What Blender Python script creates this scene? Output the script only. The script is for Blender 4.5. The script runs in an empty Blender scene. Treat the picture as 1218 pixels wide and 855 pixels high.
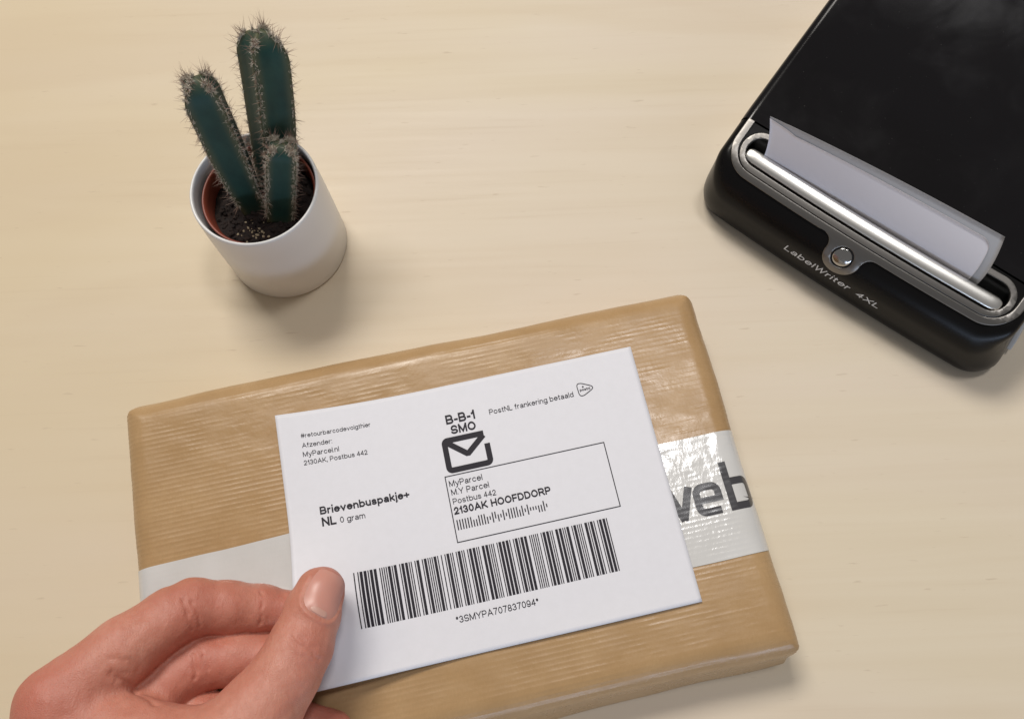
import bpy, bmesh, math, random
import numpy as np
from mathutils import Vector, Matrix
from mathutils.bvhtree import BVHTree

random.seed(7); rng = np.random.default_rng(7)
scene = bpy.context.scene
col = scene.collection

# ------------------------------------------------------------------ camera
cam_data = bpy.data.cameras.new('camera')
cam = bpy.data.objects.new('camera', cam_data); col.objects.link(cam)
cam_data.sensor_width = 36.0; cam_data.sensor_fit = 'HORIZONTAL'
cam_data.lens = 944.2155/1218*36
cam_data.clip_start = 0.01; cam_data.clip_end = 50
cam.matrix_world = Matrix.Translation((0, 0, .3448)) @ Matrix.Rotation(.3187, 4, 'X') @ Matrix.Rotation(-.0323, 4, 'Z')
scene.camera = cam

# ------------------------------------------------------------------ room light
world = bpy.data.worlds.new('World'); scene.world = world; world.use_nodes = True
bgn = world.node_tree.nodes['Background']
bgn.inputs[0].default_value = (1.0, .975, .95, 1); bgn.inputs[1].default_value = .20

def area(name, loc, target, sx, sy, power, color):
    l = bpy.data.lights.new(name, 'AREA'); l.shape = 'RECTANGLE'; l.size = sx; l.size_y = sy
    l.energy = power; l.color = color
    o = bpy.data.objects.new(name, l); col.objects.link(o)
    d = Vector(target)-Vector(loc)
    o.matrix_world = Matrix.Translation(loc) @ d.to_track_quat('-Z', 'Y').to_matrix().to_4x4()
    return o
area('ceiling_luminaire', (-.50, 1.28, 1.9), (-.05, .12, 0), .95, .55, 36, (1.0, .955, .885))
area('ceiling_luminaire', (.34, .49, 1.9), (.2, .1, 0), .28, .28, 8, (1.0, .985, .98))
area('low_cool_fill', (.40, -2.2, .27), (0, .1, .02), 2.8, .26, 21, (.62, .76, 1.0))  # unseen cool strip light added low so the parcel shades the pot's foot

scene.view_settings.view_transform = 'Standard'; scene.view_settings.look = 'None'
scene.view_settings.exposure = 0.0; scene.view_settings.gamma = 1.0
scene.view_settings.use_curve_mapping = False

# ------------------------------------------------------------------ helpers
def tag(o, label=None, cat=None, group=None, kind=None):
    if label: o['label'] = label
    if cat: o['category'] = cat
    if group: o['group'] = group
    if kind: o['kind'] = kind
    return o
def empty(name, loc=(0, 0, 0)):
    o = bpy.data.objects.new(name, None); o.empty_display_size = .01; col.objects.link(o); o.location = loc
    return o
def link_mesh(name, me, mat=None, parent=None, smooth=True):
    o = bpy.data.objects.new(name, me); col.objects.link(o)
    if mat: me.materials.clear(); me.materials.append(mat)
    if parent:
        o.parent = parent
        o.matrix_parent_inverse = Matrix.Translation(-parent.matrix_basis.translation) if parent.parent is None else Matrix.Identity(4)
    if smooth:
        me.polygons.foreach_set('use_smooth', [True]*len(me.polygons))
    me.update()
    return o
def mesh_from(name, verts, faces, mat=None, parent=None, smooth=True):
    me = bpy.data.meshes.new(name)
    me.from_pydata([tuple(map(float, v)) for v in verts], [], [tuple(map(int, f)) for f in faces])
    return link_mesh(name, me, mat, parent, smooth)
def grid_faces(n, m, closed_m=False, flip=False):
    out = []
    for i in range(n-1):
        for j in range(m if closed_m else m-1):
            a = i*m+j; b = i*m+(j+1) % m; c = (i+1)*m+(j+1) % m; d = (i+1)*m+j
            out.append((a, d, c, b) if flip else (a, b, c, d))
    return out
def tube_loft(rings, cap0=True, cap1=True):
    n = len(rings); m = len(rings[0])
    V = np.concatenate([np.asarray(r, float) for r in rings])
    F = grid_faces(n, m, True)
    if cap0: F.append(tuple(range(m-1, -1, -1)))
    if cap1: F.append(tuple((n-1)*m+j for j in range(m)))
    return V, F
# smooth value noise (numpy)
def vnoise(x, y, z, seed=0):
    x, y, z = np.broadcast_arrays(np.asarray(x, float), np.asarray(y, float), np.asarray(z, float))
    xi, yi, zi = np.floor(x).astype(np.int64), np.floor(y).astype(np.int64), np.floor(z).astype(np.int64)
    fx, fy, fz = x-xi, y-yi, z-zi
    fx, fy, fz = [t*t*t*(t*(t*6-15)+10) for t in (fx, fy, fz)]
    def h(a, b, c):
        n = (a*374761393+b*668265263+c*2147483647+seed*974634777) & 0x7fffffff
        n = ((n ^ (n >> 13))*1274126177) & 0x7fffffff
        n = n ^ (n >> 16)
        return (n & 0xffff)/32767.5-1
    r = 0
    for a in (0, 1):
        for b in (0, 1):
            for c in (0, 1):
                r = r+h(xi+a, yi+b, zi+c)*(fx if a else 1-fx)*(fy if b else 1-fy)*(fz if c else 1-fz)
    return r

# ------------------------------------------------------------------ materials
def new_mat(name, color=(.8, .8, .8), rough=.5, metal=0, **kw):
    m = bpy.data.materials.new(name); m.use_nodes = True
    b = m.node_tree.nodes['Principled BSDF']
    b.inputs['Base Color'].default_value = (*color, 1); b.inputs['Roughness'].default_value = rough
    b.inputs['Metallic'].default_value = metal
    for k, v in kw.items(): b.inputs[k].default_value = v
    return m
class NT:
    def __init__(s, m): s.t = m.node_tree; s.b = s.t.nodes['Principled BSDF']
    def n(s, typ, **kw):
        o = s.t.nodes.new(typ)
        for k, v in kw.items():
            if k.startswith('i_'):
                key = k[2:].replace('_', ' ')
                o.inputs[key].default_value = v
            else: setattr(o, k, v)
        return o
    def l(s, a, b): s.t.links.new(a, b)
    def coords(s, scale=(1, 1, 1), rot=(0, 0, 0), out='Object'):
        tc = s.n('ShaderNodeTexCoord'); mp = s.n('ShaderNodeMapping')
        mp.inputs['Scale'].default_value = scale; mp.inputs['Rotation'].default_value = rot
        s.l(tc.outputs[out], mp.inputs[0]); return mp.outputs[0]
    def noise(s, vec, scale=5, detail=4, rough=.55, dist=0):
        o = s.n('ShaderNodeTexNoise'); o.inputs['Scale'].default_value = scale; o.inputs['Detail'].default_value = detail
        o.inputs['Roughness'].default_value = rough; o.inputs['Distortion'].default_value = dist
        s.l(vec, o.inputs['Vector']); return o.outputs['Fac']
    def ramp(s, fac, stops):
        r = s.n('ShaderNodeValToRGB'); e = r.color_ramp.elements
        while len(e) < len(stops): e.new(.5)
        for el, (p, c) in zip(e, stops): el.position = p; el.color = (*c, 1) if len(c) == 3 else c
        s.l(fac, r.inputs[0]); return r.outputs[0]
    def mix(s, fac, a, b, mode='MIX'):
        o = s.n('ShaderNodeMix', data_type='RGBA', blend_type=mode)
        for sock, v in ((o.inputs[0], fac), (o.inputs[6], a), (o.inputs[7], b)):
            if hasattr(v, 'links'): s.l(v, sock)
            elif isinstance(v, (int, float)): sock.default_value = v
            else: sock.default_value = (*v, 1)
        return o.outputs[2]
    def maprange(s, v, a, b, c, d):
        o = s.n('ShaderNodeMapRange'); s.l(v, o.inputs[0])
        for i, x in zip((1, 2, 3, 4), (a, b, c, d)): o.inputs[i].default_value = x
        return o.outputs[0]
    def bump(s, h, strength=.3, dist=.0003, normal=None):
        o = s.n('ShaderNodeBump'); o.inputs['Strength'].default_value = strength; o.inputs['Distance'].default_value = dist
        s.l(h, o.inputs['Height'])
        if normal: s.l(normal, o.inputs['Normal'])
        return o.outputs[0]

def mat_table():
    m = new_mat('birch_veneer', rough=.42); t = NT(m)
    g = t.noise(t.coords((3.2, 75, 3), (0, 0, .05)), 1.0, 6, .62, .5)          # long grain
    g2 = t.noise(t.coords((9, 330, 3), (0, 0, .03)), 1.0, 3, .6, .2)        # fine pores
    blotch = t.noise(t.coords((3, 9, 3), (0, 0, .1)), 1.0, 3, .5, .6)
    c = t.ramp(g, [(.30, (.665, .568, .425)), (.5, (.69, .597, .457)), (.68, (.705, .617, .48))])
    c = t.mix(t.maprange(blotch, .38, .66, 0, .60), c, (.70, .60, .515))
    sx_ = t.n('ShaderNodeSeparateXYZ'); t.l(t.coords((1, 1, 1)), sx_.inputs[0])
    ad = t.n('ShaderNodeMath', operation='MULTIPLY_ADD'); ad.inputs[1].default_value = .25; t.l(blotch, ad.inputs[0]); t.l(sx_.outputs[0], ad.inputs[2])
    c = t.mix(t.maprange(ad.outputs[0], -.12, .14, .75, 0), c, (.645, .522, .345))       # yellower and darker towards the low-x side, uneven edge
    cl = t.noise(t.coords((1.6, 14, 3), (0, 0, .12)), 1.0, 4, .55, 1.2)     # broad soft figure
    c = t.mix(t.maprange(cl, .52, .62, 0, .16), c, (.56, .43, .29))
    c = t.mix(t.maprange(g2, .60, .80, 0, .14), c, (.47, .35, .225))
    fl = t.noise(t.coords((85, 520, 3), (0, 0, .04)), 1.0, 2, .5)            # short dark flecks
    c = t.mix(t.maprange(fl, .69, .77, 0, .30), c, (.40, .29, .19))
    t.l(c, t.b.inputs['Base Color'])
    t.l(t.maprange(g2, .3, .7, .44, .58), t.b.inputs['Roughness'])
    t.l(t.bump(g2, .12, .0001), t.b.inputs['Normal'])
    t.b.inputs['Specular IOR Level'].default_value = .22
    return m
def mat_kraft():
    m = new_mat('kraft_paper', rough=.42); t = NT(m)
    a = t.noise(t.coords((35, 35, 35)), 1.0, 4, .6); f = t.noise(t.coords((1500, 500, 900), (0, 0, -.18)), 1.0, 3, .6)
    c = t.ramp(a, [(.3, (.390, .240, .112)), (.55, (.440, .278, .136)), (.75, (.480, .313, .160))])
    c = t.mix(t.maprange(f, .35, .7, 0, .30), c, (.36, .22, .10))
    t.l(c, t.b.inputs['Base Color'])
    t.l(t.maprange(t.noise(t.coords((60, 160, 60), (0, 0, -.18)), 1, 4, .6), .35, .68, .22, .40), t.b.inputs['Roughness'])
    t.l(t.bump(t.noise(t.coords((420, 420, 420)), 1, 4, .6), .30, .00025), t.b.inputs['Normal'])
    t.b.inputs['Specular IOR Level'].default_value = .42
    return m
def mat_tape():
    m = new_mat('glossy_white_tape', (.62, .61, .60), .13); t = NT(m)
    t.l(t.ramp(t.noise(t.coords((40, 40, 40)), 1, 3), [(.3, (.60, .585, .565)), (.7, (.67, .66, .65))]), t.b.inputs['Base Color'])
    t.l(t.bump(t.noise(t.coords((260, 130, 200), (0, 0, -.18)), 1, 3, .6), .30, .0004), t.b.inputs['Normal'])
    t.b.inputs['Coat Weight'].default_value = .5; t.b.inputs['Coat Roughness'].default_value = .06
    return m
def mat_paper():
    m = new_mat('label_paper', (.70, .68, .72), .55); t = NT(m)
    n = t.noise(t.coords((300, 300, 300)), 1, 5, .6)
    t.l(t.ramp(n, [(.2, (.73, .722, .765)), (.8, (.76, .752, .80))]), t.b.inputs['Base Color'])
    t.l(t.bump(n, .12, .0001), t.b.inputs['Normal'])
    t.b.inputs['Specular IOR Level'].default_value = .3
    return m
def mat_ink(name='thermal_print', c=(.016, .013, .02)):
    return new_mat(name, c, .55, 0, **{'Specular IOR Level': .25})
def mat_skin():
    m = new_mat('skin', rough=.46); t = NT(m); t.b.subsurface_method = 'RANDOM_WALK'
    a = t.noise(t.coords((55, 55, 55)), 1, 4, .6); b = t.noise(t.coords((340, 340, 340)), 1, 4, .65)
    c = t.ramp(a, [(.28, (.49, .182, .125)), (.5, (.56, .228, .160)), (.72, (.61, .280, .205))])
    c = t.mix(t.maprange(b, .42, .68, 0, .35), c, (.46, .155, .10))
    at = t.n('ShaderNodeVertexColor', layer_name='flush')
    c = t.mix(at.outputs['Color'], c, (.46, .125, .085))
    t.l(c, t.b.inputs['Base Color'])
    t.b.inputs['Subsurface Weight'].default_value = .22; t.b.inputs['Subsurface Radius'].default_value = (1, .35, .2); t.b.inputs['Subsurface Scale'].default_value = .0025
    v = t.n('ShaderNodeTexVoronoi', feature='DISTANCE_TO_EDGE'); v.inputs['Scale'].default_value = 1300
    t.l(t.coords((1, 1, 1)), v.inputs['Vector'])
    n1 = t.bump(v.outputs['Distance'], .40, .0003)
    n2 = t.bump(t.noise(t.coords((520, 230, 400), (0, 0, .5)), 1, 6, .7, .8), .42, .0007, n1)
    t.l(n2, t.b.inputs['Normal'])
    return m
def mat_gloss_black():
    m = new_mat('gloss_black_plastic', (.006, .0055, .006), .09); t = NT(m)
    n = t.noise(t.coords((38, 38, 38)), 1, 3, .55, .5)
    t.b.inputs['Specular IOR Level'].default_value = .30
    t.l(t.maprange(n, .42, .72, .13, .25), t.b.inputs['Roughness'])
    s = t.noise(t.coords((1100, 1100, 1100)), 1, 2, .5)
    t.l(t.mix(t.maprange(s, .74, .80, 0, .5), (.006, .0052, .006), (.10, .095, .09)), t.b.inputs['Base Color'])
    return m
def mat_silver(name, c, r):
    m = new_mat(name, c, r, 1.0); t = NT(m)
    n = t.noise(t.coords((2500, 2500, 2500)), 1, 2, .5)
    t.l(t.maprange(n, .3, .7, r-.02, r+.03), t.b.inputs['Roughness']); t.l(t.bump(n, .006, .0001), t.b.inputs['Normal'])
    return m
def mat_cactus():
    m = new_mat('cactus_skin', rough=.55, **{'Specular IOR Level': .3}); t = NT(m)
    a = t.noise(t.coords((90, 90, 60)), 1, 4, .6)
    c = t.ramp(a, [(.3, (.007, .034, .028)), (.55, (.011, .048, .039)), (.8, (.017, .064, .047))])
    at = t.n('ShaderNodeVertexColor', layer_name='rib')
    c = t.mix(at.outputs['Color'], c, (.085, .088, .045))
    t.l(c, t.b.inputs['Base Color']); t.l(t.bump(t.noise(t.coords((700, 700, 700)), 1, 3), .15, .0003), t.b.inputs['Normal'])
    return m
def mat_soil():
    m = new_mat('potting_soil', rough=.9); t = NT(m); n = t.noise(t.coords((600, 600, 600)), 1, 4, .7)
    t.l(t.ramp(n, [(.35, (.006, .003, .003)), (.6, (.020, .010, .007)), (.8, (.045, .022, .014))]), t.b.inputs['Base Color'])
    t.l(t.bump(n, .8, .001), t.b.inputs['Normal'])
    return m
def mat_pot():
    m = new_mat('white_ceramic_glaze', (.74, .725, .71), .30); t = NT(m)
    t.b.inputs['Specular IOR Level'].default_value = .5
    t.l(t.bump(t.noise(t.coords((120, 120, 120)), 1, 2), .04, .0005), t.b.inputs['Normal'])
    return m
M = dict(table=mat_table(), kraft=mat_kraft(), tape=mat_tape(), paper=mat_paper(), ink=mat_ink(),
         tapeink=new_mat('tape_ink', (.055, .053, .058), .13, 0, **{'Coat Weight': .5, 'Coat Roughness': .06}), skin=mat_skin(), black=mat_gloss_black(), satin=new_mat('satin_black', (.005, .0045, .0045), .26, 0, **{'Specular IOR Level': .16}),
         matte=new_mat('dark_void', (.004, .004, .004), .6), trim=mat_silver('warm_silver_paint', (.22, .208, .195), .38),
         bar=mat_silver('brushed_steel', (.86, .84, .80), .30), grey=new_mat('grey_plastic', (.36, .35, .34), .45),
         cactus=mat_cactus(), soil=mat_soil(), pot=mat_pot(), terra=new_mat('terracotta_plastic', (.22, .05, .028), .45),
         wool=new_mat('areole_wool', (.56, .50, .41), .9), spine=new_mat('spine', (.27, .165, .12), .5), crumb=new_mat('pale_grit', (.34, .27, .18), .9),
         nail=new_mat('nail', (.585, .275, .22), .36, 0, **{'Subsurface Weight': .15, 'Subsurface Radius': (1, .4, .25), 'Subsurface Scale': .002}),
         lunula=new_mat('nail_moon', (.58, .325, .26), .42), button=mat_silver('polished_button', (.45, .44, .43), .12), silk=new_mat('silver_print', (.62, .61, .60), .4), liner=new_mat('liner_paper', (.42, .415, .425), .4),
         blank=new_mat('blank_label_face', (.74, .71, .75), .5))

# ------------------------------------------------------------------ 2D outlines -> mesh
def curve_mesh(splines, extrude=0, bevel=0, res=2):
    cu = bpy.data.curves.new('outline', 'CURVE'); cu.dimensions = '2D'; cu.fill_mode = 'BOTH'
    cu.extrude = extrude; cu.bevel_depth = bevel; cu.bevel_resolution = res
    for pts in splines:
        s = cu.splines.new('POLY'); s.points.add(len(pts)-1); s.use_cyclic_u = True
        for p, q in zip(s.points, pts): p.co = (q[0], q[1], 0, 1)
    o = bpy.data.objects.new('outline', cu); col.objects.link(o)
    dg = bpy.context.evaluated_depsgraph_get(); dg.update()
    me = bpy.data.meshes.new_from_object(o.evaluated_get(dg))
    bpy.data.objects.remove(o); return me
def ea(cx, cy, rx, ry, a0, a1, n=0):
    n = n or max(4, int(abs(a1-a0)/15))
    return [(cx+rx*math.cos(math.radians(a0+(a1-a0)*i/n)), cy+ry*math.sin(math.radians(a0+(a1-a0)*i/n))) for i in range(n+1)]
FC, FX = .718, .523
def ring_(cx, cy, rx, ry): return ea(cx, cy, rx, ry, 90, 450, 24)
_bowl = ring_(.25, FX/2, .25, FX/2)
GLYPH = {   # width, strokes; a plain grotesque drawn as centre lines
 ' ': (.14, []), '#': (.55, [[(.19, FC), (.11, 0)], [(.45, FC), (.37, 0)], [(0, .47), (.55, .47)], [(0, .24), (.55, .24)]]),
 'r': (.27, [[(0, 0), (0, FX)], [(0, .26)]+ea(.25, .27, .25, .245, 175, 92)]), 'e': (.5, [[(.02, .285), (.5, .285)]+ea(.25, FX/2, .25, FX/2, 5, 322)]),
 't': (.25, [[(.10, .67), (.10, .10)]+ea(.20, .10, .10, .10, 180, 275), [(0, FX), (.25, FX)]]), 'o': (.51, [ring_(.255, FX/2, .255, FX/2)]),
 'u': (.44, [[(0, FX), (0, .2)]+ea(.22, .2, .22, .2, 180, 360), [(.44, FX), (.44, 0)]]), 'b': (.5, [[(0, 0), (0, FC)], _bowl]),
 'd': (.5, [[(.5, 0), (.5, FC)], _bowl]), 'p': (.5, [[(0, -.21), (0, FX)], _bowl]), 'g': (.5, [[(.5, FX), (.5, -.03)]+ea(.26, -.03, .24, .18, 0, -155), _bowl]),
 'a': (.46, [ea(.24, .36, .20, .163, 150, 0)+[(.44, 0)], [(.44, .275), (.19, .262)]+ea(.17, .131, .17, .131, 90, 270)+[(.24, .0), (.43, .13)]]),
 'c': (.47, [ea(.25, FX/2, .25, FX/2, 42, 318)]), 'v': (.46, [[(0, FX), (.23, 0), (.46, FX)]]), 'l': (0, [[(0, 0), (0, FC)]]),
 'h': (.44, [[(0, 0), (0, FC)], [(0, .26)]+ea(.22, .30, .22, .223, 178, 0)+[(.44, 0)]]), 'n': (.44, [[(0, 0), (0, FX)], [(0, .26)]+ea(.22, .30, .22, .223, 178, 0)+[(.44, 0)]]),
 'm': (.72, [[(0, 0), (0, FX)], [(0, .30)]+ea(.18, .33, .18, .193, 178, 0)+[(.36, 0)], [(.36, .30)]+ea(.54, .33, .18, .193, 178, 0)+[(.72, 0)]]),
 'i': (0, [[(0, 0), (0, FX)], [(0, FC), (0, FC)]]), 'j': (.07, [[(.07, FX), (.07, -.12)]+ea(-.01, -.12, .08, .09, 0, -90), [(.07, FC), (.07, FC)]]),
 'f': (.24, [[(.1, 0), (.1, .6)]+ea(.21, .6, .11, .118, 180, 90), [(0, FX), (.24, FX)]]), 'z': (.43, [[(0, FX), (.43, FX), (0, 0), (.43, 0)]]),
 'k': (.42, [[(0, 0), (0, FC)], [(.40, FX), (0, .17)], [(.14, .30), (.43, 0)]]), 's': (.43, [ea(.215, .387, .195, .136, 30, 255)+ea(.22, .135, .21, .135, 80, -155)]),
 'y': (.46, [[(0, FX), (.23, .02)], [(.46, FX), (.20, -.13), (.13, -.205), (.03, -.205)]]), ':': (0, [[(0, 0), (0, 0)], [(0, FX), (0, FX)]]),
 '.': (0, [[(0, 0), (0, 0)]]), ',': (.03, [[(.03, .03), (0, -.10)]]), '+': (.48, [[(.24, .09), (.24, .53)], [(0, .31), (.48, .31)]]), '-': (.22, [[(0, .27), (.22, .27)]]),
 '*': (.26, [[(.13, .47), (.13, .70)], [(.03, .53), (.23, .65)], [(.23, .53), (.03, .65)]]),
 'A': (.64, [[(0, 0), (.32, FC), (.64, 0)], [(.12, .23), (.52, .23)]]), 'M': (.68, [[(0, 0), (0, FC)], [(0, FC), (.34, .04), (.68, FC)], [(.68, FC), (.68, 0)]]), 'N': (.56, [[(0, 0), (0, FC)], [(0, FC), (.56, 0)], [(.56, 0), (.56, FC)]]),
 'L': (.43, [[(0, FC), (0, 0)], [(0, 0), (.43, 0)]]), 'H': (.56, [[(0, 0), (0, FC)], [(.56, 0), (.56, FC)], [(0, .38), (.56, .38)]]), 'K': (.56, [[(0, 0), (0, FC)], [(.54, FC), (0, .22)], [(.19, .40), (.57, 0)]]),
 'P': (.53, [[(0, 0), (0, FC)], [(0, FC), (.33, FC)]+ea(.33, .525, .2, .193, 85, -85)+[(.33, .332), (0, .332)]]), 'R': (.57, [[(0, 0), (0, FC)], [(0, FC), (.34, FC)]+ea(.34, .535, .2, .183, 85, -85)+[(.34, .352), (0, .352)], [(.33, .35), (.57, 0)]]),
 'B': (.56, [[(0, 0), (0, FC)], [(0, FC), (.33, FC)]+ea(.33, .55, .18, .168, 85, -85)+[(.33, .382), (0, .382)], [(.30, .382)]+ea(.35, .191, .21, .191, 85, -85)+[(.33, 0), (0, 0)]]),
 'D': (.58, [[(0, 0), (0, FC)], [(0, FC), (.24, FC)]+ea(.25, FC/2, .33, FC/2, 85, -85)+[(.24, 0), (0, 0)]]), 'O': (.66, [ring_(.33, FC/2, .33, FC/2)]), 'S': (.56, [ea(.28, .53, .26, .188, 22, 255)+ea(.28, .19, .28, .19, 80, -160)]),
 'F': (.46, [[(0, 0), (0, FC)], [(0, FC), (.46, FC)], [(0, .37), (.41, .37)]]), 'Y': (.6, [[(0, FC), (.3, .3), (.6, FC)], [(.3, .3), (.3, 0)]]), 'X': (.58, [[(0, 0), (.58, FC)], [(0, FC), (.58, 0)]]), 'W': (.86, [[(0, FC), (.21, 0), (.43, FC), (.65, 0), (.86, FC)]]),
 '0': (.46, [ring_(.23, FC/2, .23, FC/2)]), '1': (.22, [[(0, .54), (.10, .57), (.20, FC)], [(.20, FC), (.20, 0)]]), '2': (.45, [ea(.22, .50, .21, .218, 165, -28)+[(0, 0)], [(0, 0), (.45, 0)]]),
 '3': (.45, [ea(.215, .54, .19, .178, 160, -80), ea(.215, .19, .23, .19, 85, -165)]), '4': (.47, [[(.35, 0), (.35, FC)], [(.35, FC), (0, .21), (.47, .21)]]), '7': (.45, [[(0, FC), (.45, FC)], [(.45, FC), (.26, .38), (.16, 0)]]),
 '8': (.45, [ring_(.225, .54, .19, .178), ring_(.225, .19, .225, .19)]), '9': (.45, [ring_(.225, .49, .22, .228), [(.445, .49), (.44, .30)]+ea(.22, .20, .22, .20, 15, -155)]), 'w': (.7, [[(0, FX), (.17, 0), (.35, FX), (.53, 0), (.70, FX)]]),
}
def text_mesh(body, bold=0.0, spacing=1.0, weight=None):
    s = weight or (.150 if bold > .01 else .098); V_, F_ = [], []; x = 0; layer = 0
    yk = [-.21, 0, FX, FC]; yv = [-.21+s/2, s/2, FX-s/2, FC-s/2]
    for ch in body:
        w, strokes = GLYPH[ch]; w2 = max(w, 0)
        k = (w+.03-s*.35)/(w+.03) if w else 1
        for st in strokes:
            pts = [(x+s/2+px*k, float(np.interp(py, yk, yv))) for px, py in st]
            if len(pts) < 2: continue
            if pts[0] == pts[-1] and len(pts) == 2: x_, y_ = pts[0]; y_ += .03 if y_ > .6 else 0; pts = [(x_, y_-.001), (x_, y_+.001)]
            closed = math.hypot(pts[0][0]-pts[-1][0], pts[0][1]-pts[-1][1]) < 1e-6 and len(pts) > 4
            if closed: pts = pts[:-1]
            else:
                for i, j in ((0, 1), (-1, -2)):
                    d = Vector(pts[i])-Vector(pts[j]); d = d.normalized()*s/2 if d.length > 1e-9 else Vector((0, s/2)); pts[i] = tuple(Vector(pts[i])+d)
            o = stroke(pts, s, closed); L, Rr = (o[0], o[1]) if closed else (o[0][:len(pts)], o[0][len(pts):][::-1])
            b = len(V_); n = len(pts); layer += 1
            V_ += [(p[0], p[1], layer*1e-3) for p in L]+[(p[0], p[1], layer*1e-3) for p in Rr]
            for i in range(n if closed else n-1): j = (i+1) % n; F_.append((b+i, b+n+i, b+n+j, b+j))
        x += w*k+s+(.075+.02*(bold < .01))*spacing
    me = bpy.data.meshes.new('text'); me.from_pydata(V_, [], F_); return me
def get_co(me):
    a = np.empty(len(me.vertices)*3); me.vertices.foreach_get('co', a); return a.reshape(-1, 3)
def set_co(me, a):
    me.vertices.foreach_set('co', np.asarray(a, float).ravel()); me.update()
def slice_mesh(me, axis, positions):
    bm = bmesh.new(); bm.from_mesh(me); no = [0, 0, 0]; no[axis] = 1
    for p in positions:
        co = [0, 0, 0]; co[axis] = p
        bmesh.ops.bisect_plane(bm, geom=bm.verts[:]+bm.edges[:]+bm.faces[:], plane_co=co, plane_no=no, dist=1e-7)
    bm.to_mesh(me); bm.free()
def arc(cx, cy, r, a0, a1, n=12):
    return [(cx+r*math.cos(math.radians(a0+(a1-a0)*i/n)), cy+r*math.sin(math.radians(a0+(a1-a0)*i/n))) for i in range(n+1)]
def stroke(pts, w, closed=False):
    """outline polygons of a polyline stroke of width w with mitred joints"""
    P = [Vector(p) for p in pts]; n = len(P); L, R = [], []
    for i in range(n):
        a = P[i-1] if (i > 0 or closed) else None; b = P[(i+1) % n] if (i < n-1 or closed) else None
        t1 = (P[i]-a).normalized() if a is not None else None; t2 = (b-P[i]).normalized() if b is not None else None
        t = (t1+t2).normalized() if t1 is not None and t2 is not None else (t1 or t2)
        nn = Vector((-t.y, t.x)); k = 1.0
        if t1 is not None and t2 is not None: k = 1/max(.35, nn.dot(Vector((-t1.y, t1.x))))
        L.append(tuple(P[i]+nn*w/2*k)); R.append(tuple(P[i]-nn*w/2*k))
    return [L, R] if closed else [L+R[::-1]]

# ================================================================== TABLE
tb_bm = bmesh.new()
bmesh.ops.create_cube(tb_bm, size=1, matrix=Matrix.Translation((0, .15, -.014)) @ Matrix.Diagonal((1.6, 1.1, .028, 1)))
me = bpy.data.meshes.new('table_top'); tb_bm.to_mesh(me); tb_bm.free()
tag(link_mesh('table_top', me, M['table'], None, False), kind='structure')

# ================================================================== PARCEL
PX, PY, PA = .0790, .1357, .1823            # far right corner and turn on the table
PL, PW, PH = .2468, .1518, .0280
pc, ps = math.cos(PA), math.sin(PA)
def edge_profile(p, half, R):
    s = np.sign(p); a = np.abs(p); f = half-R
    t = np.clip((a-f)/R, 0, math.pi/2); ex = np.clip(a-f-R*math.pi/2, 0, None)
    x = np.where(a < f, a, f+R*np.sin(t)); d = np.where(a < f, 0, R*(1-np.cos(t)))+ex
    return s*x, d
def parcel_raw(p, q):
    """p, q: arc coordinates from the parcel's middle -> local x, y, z"""
    x, dx = edge_profile(p, PL/2, .0090); y, dy = edge_profile(q, PW/2, .0095)
    d = np.minimum((dx**4.5+dy**4.5)**(1/4.5), PH-.0003)
    z = PH-d
    # folded corners are cut off a little, more so lower down
    ex = np.clip(np.abs(x)+np.abs(y)-(PL/2+PW/2-np.where(y > 0, .0060, .0026)), 0, None); x = x-np.sign(x)*ex*.5; y = y-np.sign(y)*ex*.5
    fr = np.clip(-q/(PW/2), 0, 1)
    k = (d/PH)**2
    y = y-k*fr**6*(.0075-.0035*np.clip(x/(PL/2), -1, 1))
    x = x+np.sign(x)*k*.0015*np.abs(x/(PL/2))**6
    # soft contents: hollows and dents
    z = z-.00035*(1+vnoise(p*38, q*30, 0, 3))*np.clip(z/PH, 0, 1)
    x = x+.0014*vnoise(q*30, p*8, 2.5, 5)*np.abs(x/(PL/2))**8; y = y+.0014*vnoise(p*26, q*8, 4.5, 6)*np.abs(y/(PW/2))**8
    return x, y, z
def parcel_pt(p, q, off=0.0, ribs=1.0):
    p = np.asarray(p, float); q = np.asarray(q, float)
    e = .0004
    X = np.stack(parcel_raw(p, q), -1)
    tp = np.stack(parcel_raw(p+e, q), -1)-np.stack(parcel_raw(p-e, q), -1); tq = np.stack(parcel_raw(p, q+e), -1)-np.stack(parcel_raw(p, q-e), -1)
    n = np.cross(tp, tq); n /= np.linalg.norm(n, axis=-1, keepdims=True)+1e-12
    ph = q/.00198*2*math.pi+1.1*vnoise(p*14, q*22, 1, 8)
    lowk = np.clip((X[..., 2]-.010)/.010, .12, 1); ribs = ribs*lowk
    amp = .000070*np.clip(.62+.75*vnoise(p*30, q*38, 2, 9)+.55*vnoise(p*160, q*420, 2, 19), .08, 1.2)*ribs
    cr = (.00022*vnoise(p*120, q*150, 3, 12)+.00006*vnoise(p*300, q*700, 3, 13))*ribs
    wr = 1-np.abs(vnoise(p*26+.6*vnoise(p*60, q*60, 1, 71), q*34, 8, 70)); wr2 = 1-np.abs(vnoise(p*48, q*30+3, 9, 72))   # soft paper wrinkles
    cr = cr+.35*ribs*(.0006*np.clip(wr-.86, 0, None)+.0005*np.clip(wr2-.88, 0, None))*4
    X = X+n*(off+amp*((.5+.5*np.sin(ph))**2.2-.4)+cr*.35)[..., None]
    x, y, z = X[..., 0]-PL/2, X[..., 1]-PW/2, np.maximum(X[..., 2], .0003)
    return np.stack([PX+pc*x-ps*y, PY+ps*x+pc*y, z], -1)
EXU = PL/2+PH-.0090+.0090*(math.pi/2-1)-.0002
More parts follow.
